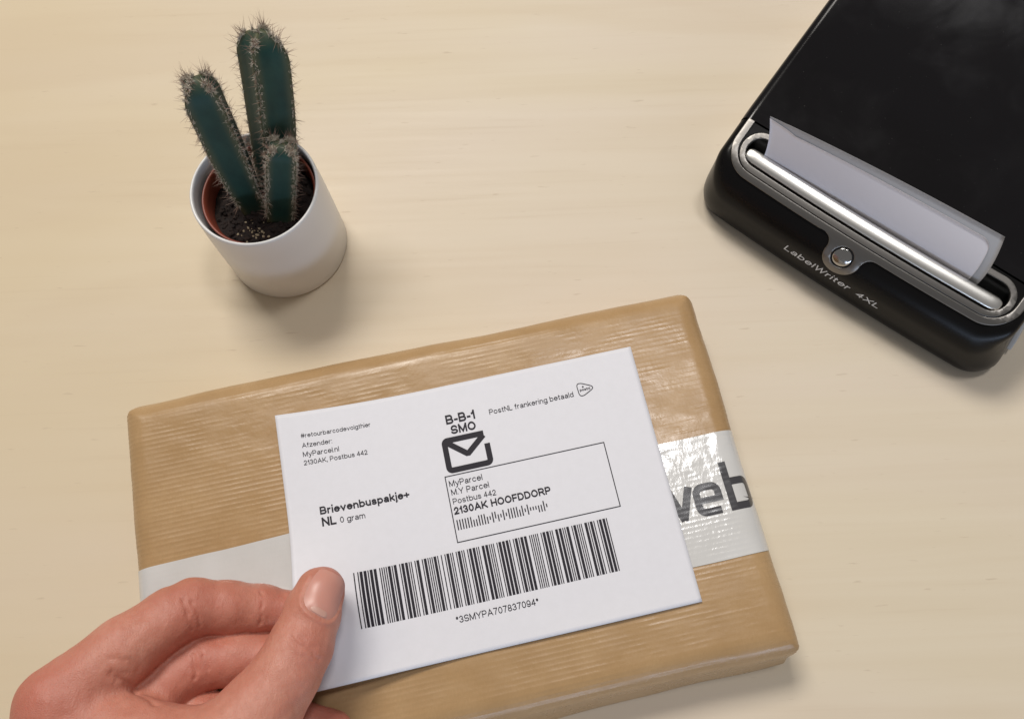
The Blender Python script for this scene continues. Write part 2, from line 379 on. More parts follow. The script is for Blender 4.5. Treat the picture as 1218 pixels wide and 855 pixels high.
EXV = PW/2+PH-.0095+.0095*(math.pi/2-1)-.0002
parcel = empty('parcel', (PX-pc*PL/2+ps*PW/2, PY-ps*PL/2-pc*PW/2, 0))
tag(parcel, 'flat parcel wrapped in ribbed brown kraft paper with white tape round it', 'parcel')
us = np.concatenate([np.linspace(-EXU, -PL/2+.012, 34)[:-1], np.linspace(-PL/2+.012, PL/2-.012, 110), np.linspace(PL/2-.012, EXU, 34)[1:]])
vs = np.linspace(-EXV, EXV, 660)
PP, QQ = np.meshgrid(us, vs, indexing='ij')
V = parcel_pt(PP, QQ).reshape(-1, 3); nu, nv = len(us), len(vs)
F = grid_faces(nu, nv, False, True)
rim = [j for j in range(nv)]+[i*nv+nv-1 for i in range(1, nu)]+[(nu-1)*nv+j for j in range(nv-2, -1, -1)]+[i*nv for i in range(nu-2, 0, -1)]
F.append(tuple(rim))
mesh_from('kraft_wrapping', V, F, M['kraft'], parcel)
# folded corner flaps
# tape band right round the length
TV0, TV1 = -.1136, -.0642                # tape edges, in parcel coordinates from the far edge
t0, t1 = TV0+PW/2, TV1+PW/2
def tape_ribs(p, q):                     # the film bridges most ribs; it only sinks into them in places
    n = vnoise(p*55, q*40, 5, 41); k = np.clip((n+.15)*1.3, 0, 1)
    up = np.clip((q+.012)/.012, 0, 1)*np.clip((p-.055)/.02, 0, 1)
    rt = np.clip((p-.03)/.03, 0, 1)
    return .10+(.14+.5*rt)*k+1.3*up*np.clip(.7+.8*vnoise(p*90, q*120, 6, 42), 0, 1)
us2 = np.concatenate([np.linspace(-EXU, -PL/2+.014, 40)[:-1], np.linspace(-PL/2+.014, PL/2-.014, 240), np.linspace(PL/2-.014, EXU, 60)[1:]])
vs2 = np.linspace(0, 1, 150)
PP, TT = np.meshgrid(us2, vs2, indexing='ij')
skew = -.0055*np.clip((.06-PP)/.2, 0, 1)
QQ = t0+(t1-t0)*TT+skew+.0003*vnoise(PP*60, TT*0, 7, 4)
V = parcel_pt(PP, QQ, .00022, tape_ribs(PP, QQ)).reshape(-1, 3)
tape = mesh_from('packing_tape', V, grid_faces(len(us2), len(vs2), False, True), M['tape'], parcel)
tag(tape, 'glossy white packing tape with grey lettering')
# grey lettering on the tape ( ... web )
def letters_web():
    # second half of the w, then e and b: centre lines in millimetres, baseline 0, with stroke width
    e = [(14.4, 1.45), (9.4, 1.45)]+arc(8.4, 3.9, 2.45, 265, 180, 6)+[(5.95, 8.6)]+arc(8.8, 8.6, 2.85, 180, 90, 7)[1:]+[(12.0, 11.45)]+arc(12.2, 8.9, 2.55, 90, 0, 6)+[(14.75, 6.2)]
    b2 = [(20.9, 11.45), (25.4, 11.45)]+arc(25.9, 8.9, 2.55, 90, 0, 6)+[(28.45, 4.0)]+arc(25.9, 4.0, 2.55, 0, -90, 6)+[(20.9, 1.45)]
    return [([(-4.9, 12.8), (-1.0, .2)], 3.1), ([(-1.3, .2), (3.6, 12.8)], 3.1), ([(-9.6, .2), (-5.1, 12.8)], 3.1), (e, 2.9), ([(7.2, 6.2), (16.2, 6.2)], 2.5), ([(19.6, 19.6), (19.6, 0.0)], 3.0), (b2, 2.9)]
vs_all, fs_all = [], []
U0, V0 = PL/2-.0298, -.0963+PW/2
for li, (pl, wd) in enumerate(letters_web()):
    dense = []
    for p, q in zip(pl, pl[1:]):
        n = max(1, int(math.hypot(q[0]-p[0], q[1]-p[1])/.5)); dense += [(p[0]+(q[0]-p[0])*i/n, p[1]+(q[1]-p[1])*i/n) for i in range(n)]
    dense.append(pl[-1]); o = stroke(dense, wd)[0]; n = len(dense); L_, R_2 = np.array(o[:n]), np.array(o[n:][::-1])
    g = np.stack([L_+(R_2-L_)*k/6 for k in range(7)], 1).reshape(-1, 2); base = sum(len(a_) for a_ in vs_all)
    pu_, pv_ = U0+g[:, 0]*.001, V0+g[:, 1]*.001; vs_all.append(parcel_pt(pu_, pv_, .00022+.00007+li*6e-6, tape_ribs(pu_, pv_)))
    fs_all += [tuple(base+i for i in f) for f in grid_faces(n, 7)]
mesh_from('tape_lettering', np.concatenate(vs_all), fs_all, M['tapeink'], tape)

# ================================================================== SHIPPING LABEL
LX, LY, LA = -.0762, -.0221, .1848
lc_, ls_ = math.cos(LA), math.sin(LA)
def label_pt(u, v, off=0.0):
    u = np.asarray(u, float); v = np.asarray(v, float)
    k = np.clip((.0635-u)/.0635, 0, None); e = np.clip(1-u/.042, 0, 1); e = e*e*(3-2*e)
    z = .0288+.0086*k*k+.0078*np.exp(-((v-.026)/.021)**2)*e+off
    z = z+.0005*np.clip((.012-v)/.012, 0, 1)**2*(.5+.5*np.sin(u*70))*np.clip(u/.02, 0, 1)
    return np.stack([LX+lc_*u-ls_*v, LY+ls_*u+lc_*v, z], -1)
LW, LH = .148, .105
uu = np.linspace(0, LW, 90); vv = np.linspace(0, LH, 64)
UU, VV = np.meshgrid(uu, vv, indexing='ij')
top = label_pt(UU, VV).reshape(-1, 3); bot = label_pt(UU, VV, -.00016).reshape(-1, 3)
F = grid_faces(90, 64, False, True); N = 90*64
F += [tuple(N+i for i in f[::-1]) for f in grid_faces(90, 64, False, True)]
rim = [j for j in range(64)]+[i*64+63 for i in range(1, 90)]+[89*64+j for j in range(62, -1, -1)]+[i*64 for i in range(88, 0, -1)]
for a, b in zip(rim, rim[1:]+rim[:1]): F.append((a, b, N+b, N+a))
label = mesh_from('shipping_label', np.concatenate([top, bot]), F, M['paper'], None)
for p in label.data.polygons[len(label.data.polygons)-len(rim):]: p.use_smooth = False
tag(label, 'white printed shipping label with barcode lying on the kraft parcel, left end pinched by fingers', 'label')
INK = .00010
def flat_quads(name, rects, nseg=1):
    """rects in label mm: u0,u1,v0,v1"""
    Vv, Ff = [], []
    for u0, u1, v0, v1 in rects:
        nx = max(1, int((u1-u0)/3)); ny = max(1, int((v1-v0)/2.2))
        gu, gv = np.meshgrid(np.linspace(u0, u1, nx+1), np.linspace(v0, v1, ny+1), indexing='ij'); b = sum(len(a) for a in Vv)
        Vv.append(label_pt(gu*.001, gv*.001, INK).reshape(-1, 3)); Ff += [tuple(b+i for i in f) for f in grid_faces(nx+1, ny+1, False, True)]
    return mesh_from(name, np.concatenate(Vv), Ff, M['ink'], label)
def print_text(body, u0, u1, v, bold=0.0, slope=0.0, sy=1.16, name='printed_text', spacing=1.0):
    me = text_mesh(body, bold, spacing); c = get_co(me)
    x0, x1 = c[:, 0].min(), c[:, 0].max(); s = (u1-u0)/(x1-x0)
    U = u0+(c[:, 0]-x0)*s; Vv = v+c[:, 1]*s*sy+(U-u0)*slope
    set_co(me, label_pt(U*.001, Vv*.001, INK+c[:, 2]*2e-4)); return link_mesh(name, me, M['ink'], label, False)
def print_poly(name, polys):
    obs = []
    Vv, Ff = [], []
    for splines in polys:
        me = curve_mesh(splines); c = get_co(me); b = sum(len(a) for a in Vv)
        Vv.append(label_pt(c[:, 0]*.001, c[:, 1]*.001, INK+1.5e-5*len(Vv))); Ff += [tuple(b+i for i in p.vertices) for p in me.polygons]
    return mesh_from(name, np.concatenate(Vv), Ff, M['ink'], label, False)
print_text('#retourbarcodevolgthier', 8.6, 35.8, 94.2, .006)
print_text('Afzender:', 8.5, 20.0, 90.1)
print_text('MyParcel.nl', 8.4, 22.2, 86.4)
print_text('2130AK, Postbus 442', 8.3, 32.9, 83.0)
print_text('Brievenbuspakje+', 11.8, 46.3, 62.6, .020)
print_text('NL', 11.9, 17.3, 57.9, .022)
print_text('0 gram', 18.7, 28.2, 58.1)
print_text('B-B-1', 66.0, 78.2, 88.6, .022)
print_text('SMO', 67.2, 77.6, 84.2, .022)
print_text('PostNL frankering betaald', 84.1, 119.6, 88.9)
print_text('MyParcel', 62.4, 75.9, 63.4)
print_text('M.Y Parcel', 62.6, 77.9, 59.9)
print_text('Postbus 442', 62.6, 80.0, 56.3)
print_text('2130AK HOOFDDORP', 62.2, 101.4, 52.2, .022)
print_text('*3SMYPA707837094*', 55.3, 87.3, 12.2)
# address frame
fr = .38
flat_quads('address_frame', [(61.2, 127.0, 67.5, 67.5+fr), (61.2, 127.0, 41.3, 41.3+fr), (61.2, 61.2+fr, 41.3+fr, 67.5), (127.0-fr, 127.0, 41.3+fr, 67.5)])
# envelope sign: open outline with a gap at the upper right, flap as a V
def envelope():
    w = 2.3
    out = arc(65.0, 80.7, 1.3, 90, 180, 5)
    body = [(80.0, 82.0), (65.0, 82.0)]+out[1:-1]+[(63.7, 80.7), (63.7, 71.4)]+arc(65.1, 71.1, 1.4, 180, 270, 5)+[(79.0, 69.7)]+arc(79.2, 71.1, 1.4, 270, 360, 5)+[(80.6, 77.6)]
    flap = [(64.6, 81.2), (71.9, 75.3), (72.6, 75.3), (79.8, 81.3)]
    return [[stroke(body, w)[0]], [stroke(flap, w)[0]]]
print_poly('envelope_sign', envelope())
# rounded triangle postal emblem
def emblem():
    c = [(122.2, 94.0), (128.5, 91.2), (122.5, 88.4)]
    pts = []
    P = [Vector(p) for p in c]; G = sum(P, Vector((0, 0)))/3
    for i in range(3):
        a, b, d = P[i-1], P[i], P[(i+1) % 3]
        p0 = b+(a-b)*.30; p2 = b+(d-b)*.30
        for k in range(7):
            t = k/6; pts.append(tuple(p0*(1-t)**2+b*2*t*(1-t)+p2*t*t))
    pts = [tuple(Vector(p)+(Vector(p)-G).normalized()*.55) for p in pts]
    crown = arc(124.2, 92.2, .38, 0, 330, 8)
    return [stroke(pts, .34, True), [crown]]
print_poly('postal_emblem', emblem())
print_text('postnl', 122.6, 127.0, 90.5, .03)
# four-state postcode bars
kx = []; r2 = random.Random(11); u = 62.5
for i in range(34):
    lo, hi = r2.choice([(-.0, 1.4), (-1.3, 1.4), (0, 2.7), (-1.3, 2.7), (-1.3, 2.7)])
    kx.append((u, u+.46, 47.55+lo-.2, 47.55+hi-.2)); u += 1.085
flat_quads('postcode_bars', kx)
# the tracking barcode (three-of-nine code)
C39 = {'0': 'nnnwwnwnn', '1': 'wnnwnnnnw', '2': 'nnwwnnnnw', '3': 'wnwwnnnnn', '4': 'nnnwwnnnw', '5': 'wnnwwnnnn', '6': 'nnwwwnnnn', '7': 'nnnwnnwnw', '8': 'wnnwnnwnn', '9': 'nnwwnnwnn',
       'A': 'wnnnnwnnw', 'M': 'wnwnnnnwn', 'P': 'nnwnnwnwn', 'S': 'nnwnnnwwn', 'Y': 'wwnnwnnnn', '*': 'nwnnwnwnn'}
code = '*3SMYPA707837094*'
mods = []
for ch in code:
    for i, s in enumerate(C39[ch]): mods.append((i % 2 == 0, 2.6 if s == 'w' else 1.0))
    mods.append((False, 1.0))
tot = sum(w for _, w in mods[:-1]); unit = (120.4-21.0)/tot; u = 21.0; bars = []
for on, w in mods[:-1]:
    if on: bars.append((u, u+w*unit, 17.7, 38.2))
    u += w*unit
flat_quads('tracking_barcode', bars)

# ================================================================== LABEL PRINTER
PO = Vector((.09951922801743718, .19375175607011025, 0)); PANG = math.radians(-39.03)
UA = np.array([math.cos(PANG), math.sin(PANG), 0]); VA = np.array([-UA[1], UA[0], 0])
def pw(a):                                   # printer-local mm -> world metres
    a = np.asarray(a, float)*.001
    return np.array(PO)+a[..., 0:1]*UA+a[..., 1:2]*VA+a[..., 2:3]*np.array([0, 0, 1.])
UL, UR, VF, VB, RC, RF, RS = -5.5, 140.5, -9.0, 172.0, 13.5, 13.0, 4.5
UM, UHW = (UL+UR)/2, (UR-UL)/2
def bulge(u): return 2.2*(1-np.clip((u-UM)/UHW, -1, 1)**2)
def ztop(v):                                  # shallow front, then the steeper lid
    return 31.8+.30*(v-VF)+.22*(np.sqrt((v-24)**2+50)+(v-24))/2-.0002*np.clip(v-VF, 0, None)**2-.15
def contour(n_side=40, n_arc=14):
    P, Nn = [], []
    def seg(p0, p1, nrm, n):
        for i in range(n): t = i/n; P.append((p0[0]+(p1[0]-p0[0])*t, p0[1]+(p1[1]-p0[1])*t)); Nn.append(nrm)
    def cor(cx, cy, a0, a1):
        for i in range(n_arc):
            a = math.radians(a0+(a1-a0)*i/n_arc); P.append((cx+RC*math.cos(a), cy+RC*math.sin(a))); Nn.append((-math.cos(a), -math.sin(a)))
    seg((UL+RC, VF), (UR-RC, VF), (0, 1), n_side); cor(UR-RC, VF+RC, -90, 0)
    seg((UR, VF+RC), (UR, VB-RC), (-1, 0), n_side); cor(UR-RC, VB-RC, 0, 90)
    seg((UR-RC, VB), (UL+RC, VB), (0, -1), n_side); cor(UL+RC, VB-RC, 90, 180)
    seg((UL, VB-RC), (UL, VF+RC), (1, 0), n_side); cor(UL+RC, VF+RC, 180, 270)
    return np.array(P), np.array(Nn)
CP, CN = contour()
CR = RS+(RF-RS)*np.clip(CN[:, 1], 0, 1)**2
def frontness(v):
    t = np.clip(1-(v-VF)/70, 0, 1); return t*t*(3-2*t)
def shell(off=0.0):
    rings = []
    def ring(ins, zf):
        q = CP+CN*ins[:, None]; v = q[:, 1]-bulge(q[:, 0])*frontness(q[:, 1])
        zt = ztop(q[:, 1]); rings.append(np.stack([q[:, 0], v, zf(zt, q)], 1))
    for h, i in ((.6, 3.6), (1.0, 2.8), (3.0, 1.3), (6.5, .4), (10, .1)):
        ring(np.full(len(CP), i+off), lambda zt, q, h=h: np.full(len(zt), h))
    for f in (.15, .5, .85):
        ring(np.full(len(CP), off), lambda zt, q, f=f: 10+(zt-CR-10)*f)
    for a in list(np.linspace(0, 87, 15))+[89.3, 90]:
        a = math.radians(a); ring(off+(CR)*(1-math.cos(a)), lambda zt, q, a=a: zt-off-CR*(1-math.sin(a)))
    Vv, Ff = tube_loft(rings, True, False)
    me = curve_mesh([[tuple(p) for p in CP+CN*(CR+off)[:, None]]])
    slice_mesh(me, 0, np.arange(UL, UR, 5.0)); slice_mesh(me, 1, np.arange(VF, VB, 2.5))
    g = get_co(me); base = len(Vv); Ff = Ff+[tuple(base+i for i in p.vertices) for p in me.polygons]
    Vv = np.concatenate([Vv, np.stack([g[:, 0], g[:, 1]-bulge(g[:, 0])*frontness(g[:, 1]), ztop(g[:, 1])-off], 1)])
    k = np.clip((27-Vv[:, 2])/22, 0, 1)*np.abs(Vv[:, 0]-UM)/UHW
    Vv[:, 0] += np.where(Vv[:, 0] > UM, 8.5, -1.0)*k
    Vv[:, 0] += np.where(Vv[:, 0] > UM, -2.6, 2.6)*np.clip((Vv[:, 1]-25)/60, 0, 1.3)*np.abs(Vv[:, 0]-UM)/UHW
    return Vv, Ff
def shell_mesh(name, off, keep=None, cut=19.0):
    Vv, Ff = shell(off); me = bpy.data.meshes.new(name); me.from_pydata([tuple(v) for v in Vv], [], Ff)
    bm = bmesh.new(); bm.from_mesh(me); bmesh.ops.remove_doubles(bm, verts=bm.verts[:], dist=.004); bmesh.ops.recalc_face_normals(bm, faces=bm.faces[:]); bm.to_mesh(me); bm.free()
    if keep:
        bm = bmesh.new(); bm.from_mesh(me)
        bmesh.ops.bisect_plane(bm, geom=bm.verts[:]+bm.edges[:]+bm.faces[:], plane_co=(0, cut, 0), plane_no=(0, 1, 0) if keep == 'front' else (0, -1, 0), clear_outer=True, dist=1e-5)
        bm.to_mesh(me); bm.free()
    return me
# surface parameter along the front profile (mm); w=0 at v=10 on top
prof = []
for v in np.linspace(70, VF+RF, 90): prof.append((v, float(ztop(v))))
for a in np.linspace(90, 0, 40)[1:]:
    a = math.radians(a); vv_ = VF+RF*(1-math.cos(a)); prof.append((vv_, float(ztop(vv_))-RF*(1-math.sin(a))))
z_end = prof[-1][1]
for zz in np.linspace(z_end, 4, 12)[1:]: prof.append((VF, zz))
prof = np.array(prof); sl = np.concatenate([[0], np.cumsum(np.hypot(*np.diff(prof, axis=0).T))])
w0 = np.interp(-10, -prof[:, 0], sl); WS = w0-sl                      # decreasing towards the front
def prof_at(w): return np.interp(-w, -WS, prof[:, 0]), np.interp(-w, -WS, prof[:, 1])
def surf(u, w, h=0.0):
    u = np.asarray(u, float); w = np.asarray(w, float); h = np.asarray(h, float)
    def raw(u, w):
        v, z = prof_at(w)
        # corner of the plan
        d = np.minimum(u-UL, UR-u)
        cx = np.where(u < UM, UL+RC, UR-RC); inx = np.where(u < UM, cx-u, u-cx); iny = VF+RC-v
        dc = RC-np.hypot(np.clip(inx, 0, None), np.clip(iny, 0, None)); corner = (inx > 0) & (iny > 0)
        dd = np.where(corner, dc, d); dd = np.clip(dd, .02, None)
        R = np.where(corner, RS+(RF-RS)*np.clip(iny/np.maximum(np.hypot(inx, iny), 1e-6), 0, 1)**2, RS)
        zs = np.where(dd < R, ztop(v)-R+np.sqrt(np.clip(R*R-(R-dd)**2, 0, None)), 1e9)
        use = corner | (d < RS)
        z = np.where(use, np.minimum(z, zs), z)
        return np.stack([u, v-bulge(u)*frontness(v), z], -1)
    e = .25
    P = raw(u, w); n = np.cross(raw(u+e, w)-raw(u-e, w), raw(u, w+e)-raw(u, w-e)); n /= np.linalg.norm(n, axis=-1, keepdims=True)+1e-9
    return P+n*h[..., None]
printer = empty('label_printer', tuple(pw(np.array([UM, 80, 0.]))))
tag(printer, 'glossy black label printer with silver trimmed slot and round feed button', 'printer')
def printer_part(name, me, mat, parent=None, smooth=True):
    c = get_co(me); set_co(me, pw(c)); return link_mesh(name, me, mat, parent or printer, smooth)
# front cover with the slot cut out of it
front_me = shell_mesh('front', 0.0, 'front', 18.6)
front = printer_part('front_cover', front_me, M['satin'])
cut_me = curve_mesh([arc(10.6, -.7, 6.2, 90, 270, 10)+arc(123.4, -.7, 6.2, -90, 90, 10)])
slice_mesh(cut_me, 0, np.arange(6, 130, 3.0))
bm = bmesh.new(); bm.from_mesh(cut_me); c = np.array([v.co for v in bm.verts]); bm.free()
def slab_from(me, h0, h1):
    bm = bmesh.new(); bm.from_mesh(me); bmesh.ops.remove_doubles(bm, verts=bm.verts[:], dist=1e-4)
    r = bmesh.ops.extrude_face_region(bm, geom=bm.faces[:])
    newv = {g for g in r['geom'] if isinstance(g, bmesh.types.BMVert)}
    vsx = list(bm.verts); uvw = np.array([v.co for v in vsx]); hh = np.array([h1 if v in newv else h0 for v in vsx])
    S = surf(uvw[:, 0], uvw[:, 1], hh)
    for v, p in zip(vsx, S): v.co = p
    bmesh.ops.recalc_face_normals(bm, faces=bm.faces[:]); bm.to_mesh(me); bm.free(); return me
cutter = printer_part('cutter', slab_from(cut_me, -7.0, 4.0), M['matte'], None, False)
bpy.context.view_layer.update()
mod = front.modifiers.new('slot', 'BOOLEAN'); mod.operation = 'DIFFERENCE'; mod.object = cutter; mod.solver = 'EXACT'
sm = front.modifiers.new('close', 'SOLIDIFY')
front.modifiers.remove(sm)
dg = bpy.context.evaluated_depsgraph_get(); dg.update()
fm = bpy.data.meshes.new_from_object(front.evaluated_get(dg)); front.modifiers.clear()
front.data = fm; bpy.data.objects.remove(cutter)
lid = printer_part('lid', shell_mesh('lid', -.15, 'back', 19.3), M['black'])
printer_part('inner_chassis', shell_mesh('chassis', 7.5), M['matte'])
# trim strips
def trim_part(name, splines, h, mat, bevel=.28, usl=2.0, wsl=1.2):
    me = curve_mesh(splines); slice_mesh(me, 0, np.arange(-4, 140, usl)); slice_mesh(me, 1, np.arange(-30, 14, wsl))
    bm = bmesh.new(); bm.from_mesh(me); bmesh.ops.remove_doubles(bm, verts=bm.verts[:], dist=1e-4)
    bmesh.ops.triangulate(bm, faces=bm.faces[:])
    # skirt with a rounded shoulder
    edges = [e for e in bm.edges if e.is_boundary]
    for v in bm.verts: v.co.z = h
    out = {}
    for e in edges:
        f = e.link_faces[0]; mid = (e.verts[0].co+e.verts[1].co)/2; d = e.verts[1].co-e.verts[0].co; n = Vector((-d.y, d.x, 0)).normalized()
        if n.dot(f.calc_center_median()-mid) > 0: n = -n
        for v in e.verts: out.setdefault(v, []).append(n)
    lev = []
    for (o_, z_) in ((bevel*.6, h-bevel*.25), (bevel, h-bevel), (bevel, -.4)):
        m_ = {}
        for v, ns in out.items():
            n = sum(ns, Vector()).normalized(); m_[v] = bm.verts.new((v.co.x+n.x*o_, v.co.y+n.y*o_, z_))
        lev.append(m_)
    for e in edges:
        a, b = e.verts; pa, pb = a, b
        for m_ in lev:
            try: bm.faces.new((pa, pb, m_[b], m_[a]))
            except ValueError: pass
            pa, pb = m_[a], m_[b]
    bm.verts.index_update(); vsx = list(bm.verts); c = np.array([v.co for v in vsx]); S = surf(c[:, 0], c[:, 1], c[:, 2])
    for v, p in zip(vsx, S): v.co = p
    bmesh.ops.recalc_face_normals(bm, faces=bm.faces[:]); bm.to_mesh(me); bm.free()
    return printer_part(name, me, mat, None, True)
TBX = 65.5
outer = [(-2.3, 9.5), (-2.3, 0)]+arc(10.7, 0, 13, 180, 270, 12)[1:]+[(TBX-12.5, -13)]+arc(TBX-12.5, -17.5, 4.5, 90, 0, 6)[1:]+arc(TBX, -18.6, 8.0, 172, 368, 22)+arc(TBX+12.5, -17.5, 4.5, 180, 90, 6)+[(123, -13)]+arc(123.3, 0, 13, 270, 360, 12)[1:]+[(136.3, 9.5)] \
    +[(133.7, 9.5), (133.7, 0)]+arc(123.3, 0, 10.4, 0, -90, 12)[1:]+[(10.7, -10.4)]+arc(10.7, 0, 10.4, 270, 180, 12)[1:]+[(.3, 9.5)]
trim_part('slot_trim', [outer, arc(TBX, -18.6, 5.1, 0, 345, 24)], .9, M['trim'])
ring_o = arc(10.7, -.7, 9.0, 90, 270, 14)+arc(123.3, -.7, 9.0, -90, 90, 14)
ring_i = arc(10.7, -.7, 6.8, 90, 270, 14)+arc(123.3, -.7, 6.8, -90, 90, 14)
trim_part('inner_slot_ring', [ring_o, ring_i], .75, M['trim'], .22)
# tear bar: rounded steel bar along the front of the slot
rings = []
for u in np.concatenate([[5.2, 5.5, 6.2, 7.6], np.linspace(10, 124, 40), [126.4, 127.8, 128.5, 128.8]]):
    endk = min(1, max(0, min(u-5.2, 128.8-u)/4)); s = .35+.65*math.sqrt(1-(1-endk)**2)
    a = np.linspace(0, 2*math.pi, 20, endpoint=False)
    rings.append(surf(np.full(20, u), -3.1+3.2*s*np.sign(np.cos(a))*np.abs(np.cos(a))**.7, -.6+1.5*s*np.sin(a)))
Vv, Ff = tube_loft(rings)
mesh_from('tear_bar', pw(Vv), Ff, M['bar'], printer)
# feed button with a well round it
def cap_on_surface(name, cx, cw, profile, mat, n=32):
    rings = []
    for r, h in profile:
        a = np.linspace(0, 2*math.pi, n, endpoint=False); rings.append(surf(cx+r*np.cos(a), cw+r*np.sin(a), np.full(n, h)))
    Vv, Ff = tube_loft(rings); o = mesh_from(name, pw(Vv), Ff, mat, printer); return o
cap_on_surface('button_well', TBX, -18.6, [(5.3, -.3), (5.3, .35), (4.2, .25), (.5, .25)], M['matte'])
cap_on_surface('feed_button', TBX, -18.6, [(4.15, .1), (4.15, .55), (3.9, .85), (3.2, 1.0), (2.0, 1.12), (1.0, 1.18), (.2, 1.2)], M['button'])
# silver model lettering
me = text_mesh('LabelWriter', 0, 1.3, .10); c = get_co(me); x0, x1 = c[:, 0].min(), c[:, 0].max(); s = 33.5/(x1-x0)
U = 43.4+(c[:, 0]-x0)*s; Wv = -33.4+c[:, 1]*s*1.05-(U-43.4)*.012; P = surf(U+.15*(Wv+30), Wv, .10+c[:, 2]*2.0); set_co(me, pw(P)); link_mesh('model_lettering', me, M['silk'], printer, False)
me = text_mesh('4XL', 0, 1.3, .10); c = get_co(me); x0, x1 = c[:, 0].min(), c[:, 0].max(); s = 11.5/(x1-x0)
U = 80.5+(c[:, 0]-x0)*s; Wv = -33.8+c[:, 1]*s*.88-(U-80.5)*.012; P = surf(U+.15*(Wv+30), Wv, .10+c[:, 2]*2.0); set_co(me, pw(P)); link_mesh('model_lettering', me, M['silk'], printer, False)
# grey lower side panels
for sgn, ub, fl_ in ((1, UR, 8.5), (-1, UL, 1.0)):
    out2 = [(12, 4), (18, 1.5), (150, 1.5), (150, 20), (30, 20)]+arc(30, 2+9, 9, 90, 150, 5)
    me = curve_mesh([out2], .9, .5, 2); slice_mesh(me, 1, np.arange(4, 20, 3.0)); c = get_co(me)
    set_co(me, pw(np.stack([ub+sgn*(.2+c[:, 2]+fl_*np.clip((27-c[:, 1])/22, 0, 1)), c[:, 0]+2, c[:, 1]], 1))); link_mesh('side_panel', me, M['grey'], printer, False)

# paper standing in the slot: the blank label and its liner
def sheet(name, us_, prof_fn, thick, mat):
    Pf = np.array([[prof_fn(u, t) for t in np.linspace(0, 1, 14)] for u in us_]); n, m = Pf.shape[:2]
    A = pw(Pf.reshape(-1, 3)); sh = (VA*-thick*.001)
    Vv = np.concatenate([A, A+sh]); N = n*m; g = grid_faces(n, m); Ff = g+[tuple(N+i for i in f[::-1]) for f in g]
    rim = [j for j in range(m)]+[i*m+m-1 for i in range(1, n)]+[(n-1)*m+j for j in range(m-2, -1, -1)]+[i*m for i in range(n-2, 0, -1)]
    for a, b in zip(rim, rim[1:]+rim[:1]): Ff.append((a, b, N+b, N+a))
    return mesh_from(name, Vv, Ff, mat, None)
def paper_pt(s, t, H0, shift=0.0):
    """s 0..1 across, t 0..1 up"""
    zt = (60.0-3.2*s**2-1.0*math.sin(s*math.pi))*H0+36.0*(1-H0)
    z = 33.5+(zt-33.5)*t
    u = 12.6+104.0*s-5.7*t*t
    lean = 1.0+8.5*s
    v = 9.0+1.6*s+lean*t**1.6*(1.0)+1.3*math.sin(s*math.pi)*t
    return (u, v+shift, z)
def lab_corner(s, t):                      # rounded upper right corner of the blank label
    return t
ss = np.linspace(0, 1, 60)
stub = empty('blank_label', tuple(pw(np.array([64., 10., 33.]))))
tag(stub, 'blank paper label on its liner sticking out of the black printer slot', 'label')
ln = sheet('liner', ss, lambda s, t: paper_pt(s, t*(1 if s > .075 else .995), 1.0, .35), .12, M['liner'])
def face_fn(s, t):
    s2 = s*.962; e = max(0, (s-.962)/.038); tt = t*(.868+.10*max(0, 1-s/.11)**.6)
    tt = tt*(1-.16*(1-math.sqrt(max(0, 1-e*e))))
    return paper_pt(s2, tt, 1.0, 0.0)
fc = sheet('label_face', np.concatenate([np.linspace(0, .96, 60), np.linspace(.965, 1, 10)]), face_fn, .12, M['blank'])
for o in (ln, fc):
    o.parent = stub; o.matrix_parent_inverse = Matrix.Translation(-stub.location)

# ================================================================== POT, SOIL, CACTUS
QX, QY = -.1057, .1758
def lathe(profile, n=96, cx=QX, cy=QY):
    a = np.linspace(0, 2*math.pi, n, endpoint=False)
    return [np.stack([cx+r*np.cos(a), cy+r*np.sin(a), np.full(n, z)], 1) for r, z in profile]
Vv, Ff = tube_loft(lathe([(.0200, .0008), (.0272, .0003), (.0279, .0006), (.0282, .0014), (.0280, .02), (.0276, .04), (.0271, .0512), (.0270, .0524), (.0266, .0530), (.0261, .0531), (.0257, .0527), (.0255, .0515), (.0253, .03), (.0250, .006), (.001, .005)]))
pot = mesh_from('flower_pot', Vv, Ff, M['pot'], None)
tag(pot, 'small round white ceramic pot holding the cactus', 'pot')
nx, ny = QX+.0006, QY-.0002
Vv, Ff = tube_loft(lathe([(.0188, .0062), (.0205, .02), (.0226, .0425), (.0237, .0428), (.0240, .0472), (.0243, .0478), (.0240, .0482), (.0232, .0478), (.0229, .0440), (.0222, .0425), (.0221, .036)], 80, nx, ny), True, False)
npot = mesh_from('nursery_pot', Vv, Ff, M['terra'], None)
tag(npot, 'thin terracotta coloured plastic nursery pot nested inside the white pot', 'pot')
rr = np.linspace(.0001, .0224, 26); aa = np.linspace(0, 2*math.pi, 90, endpoint=False); R_, A_ = np.meshgrid(rr, aa, indexing='ij')
sx, sy = nx+R_*np.cos(A_), ny+R_*np.sin(A_)
def soil_z(x, y): return .0385+.0009*vnoise(x*300, y*300, 0, 21)+.0005*vnoise(x*900, y*900, 0, 22)
V = np.stack([sx, sy, soil_z(sx, sy)], -1).reshape(-1, 3); Ff = grid_faces(26, 90, True); Ff.append(tuple(range(89, -1, -1)))
soil = mesh_from('soil', V, Ff, M['soil'], npot)
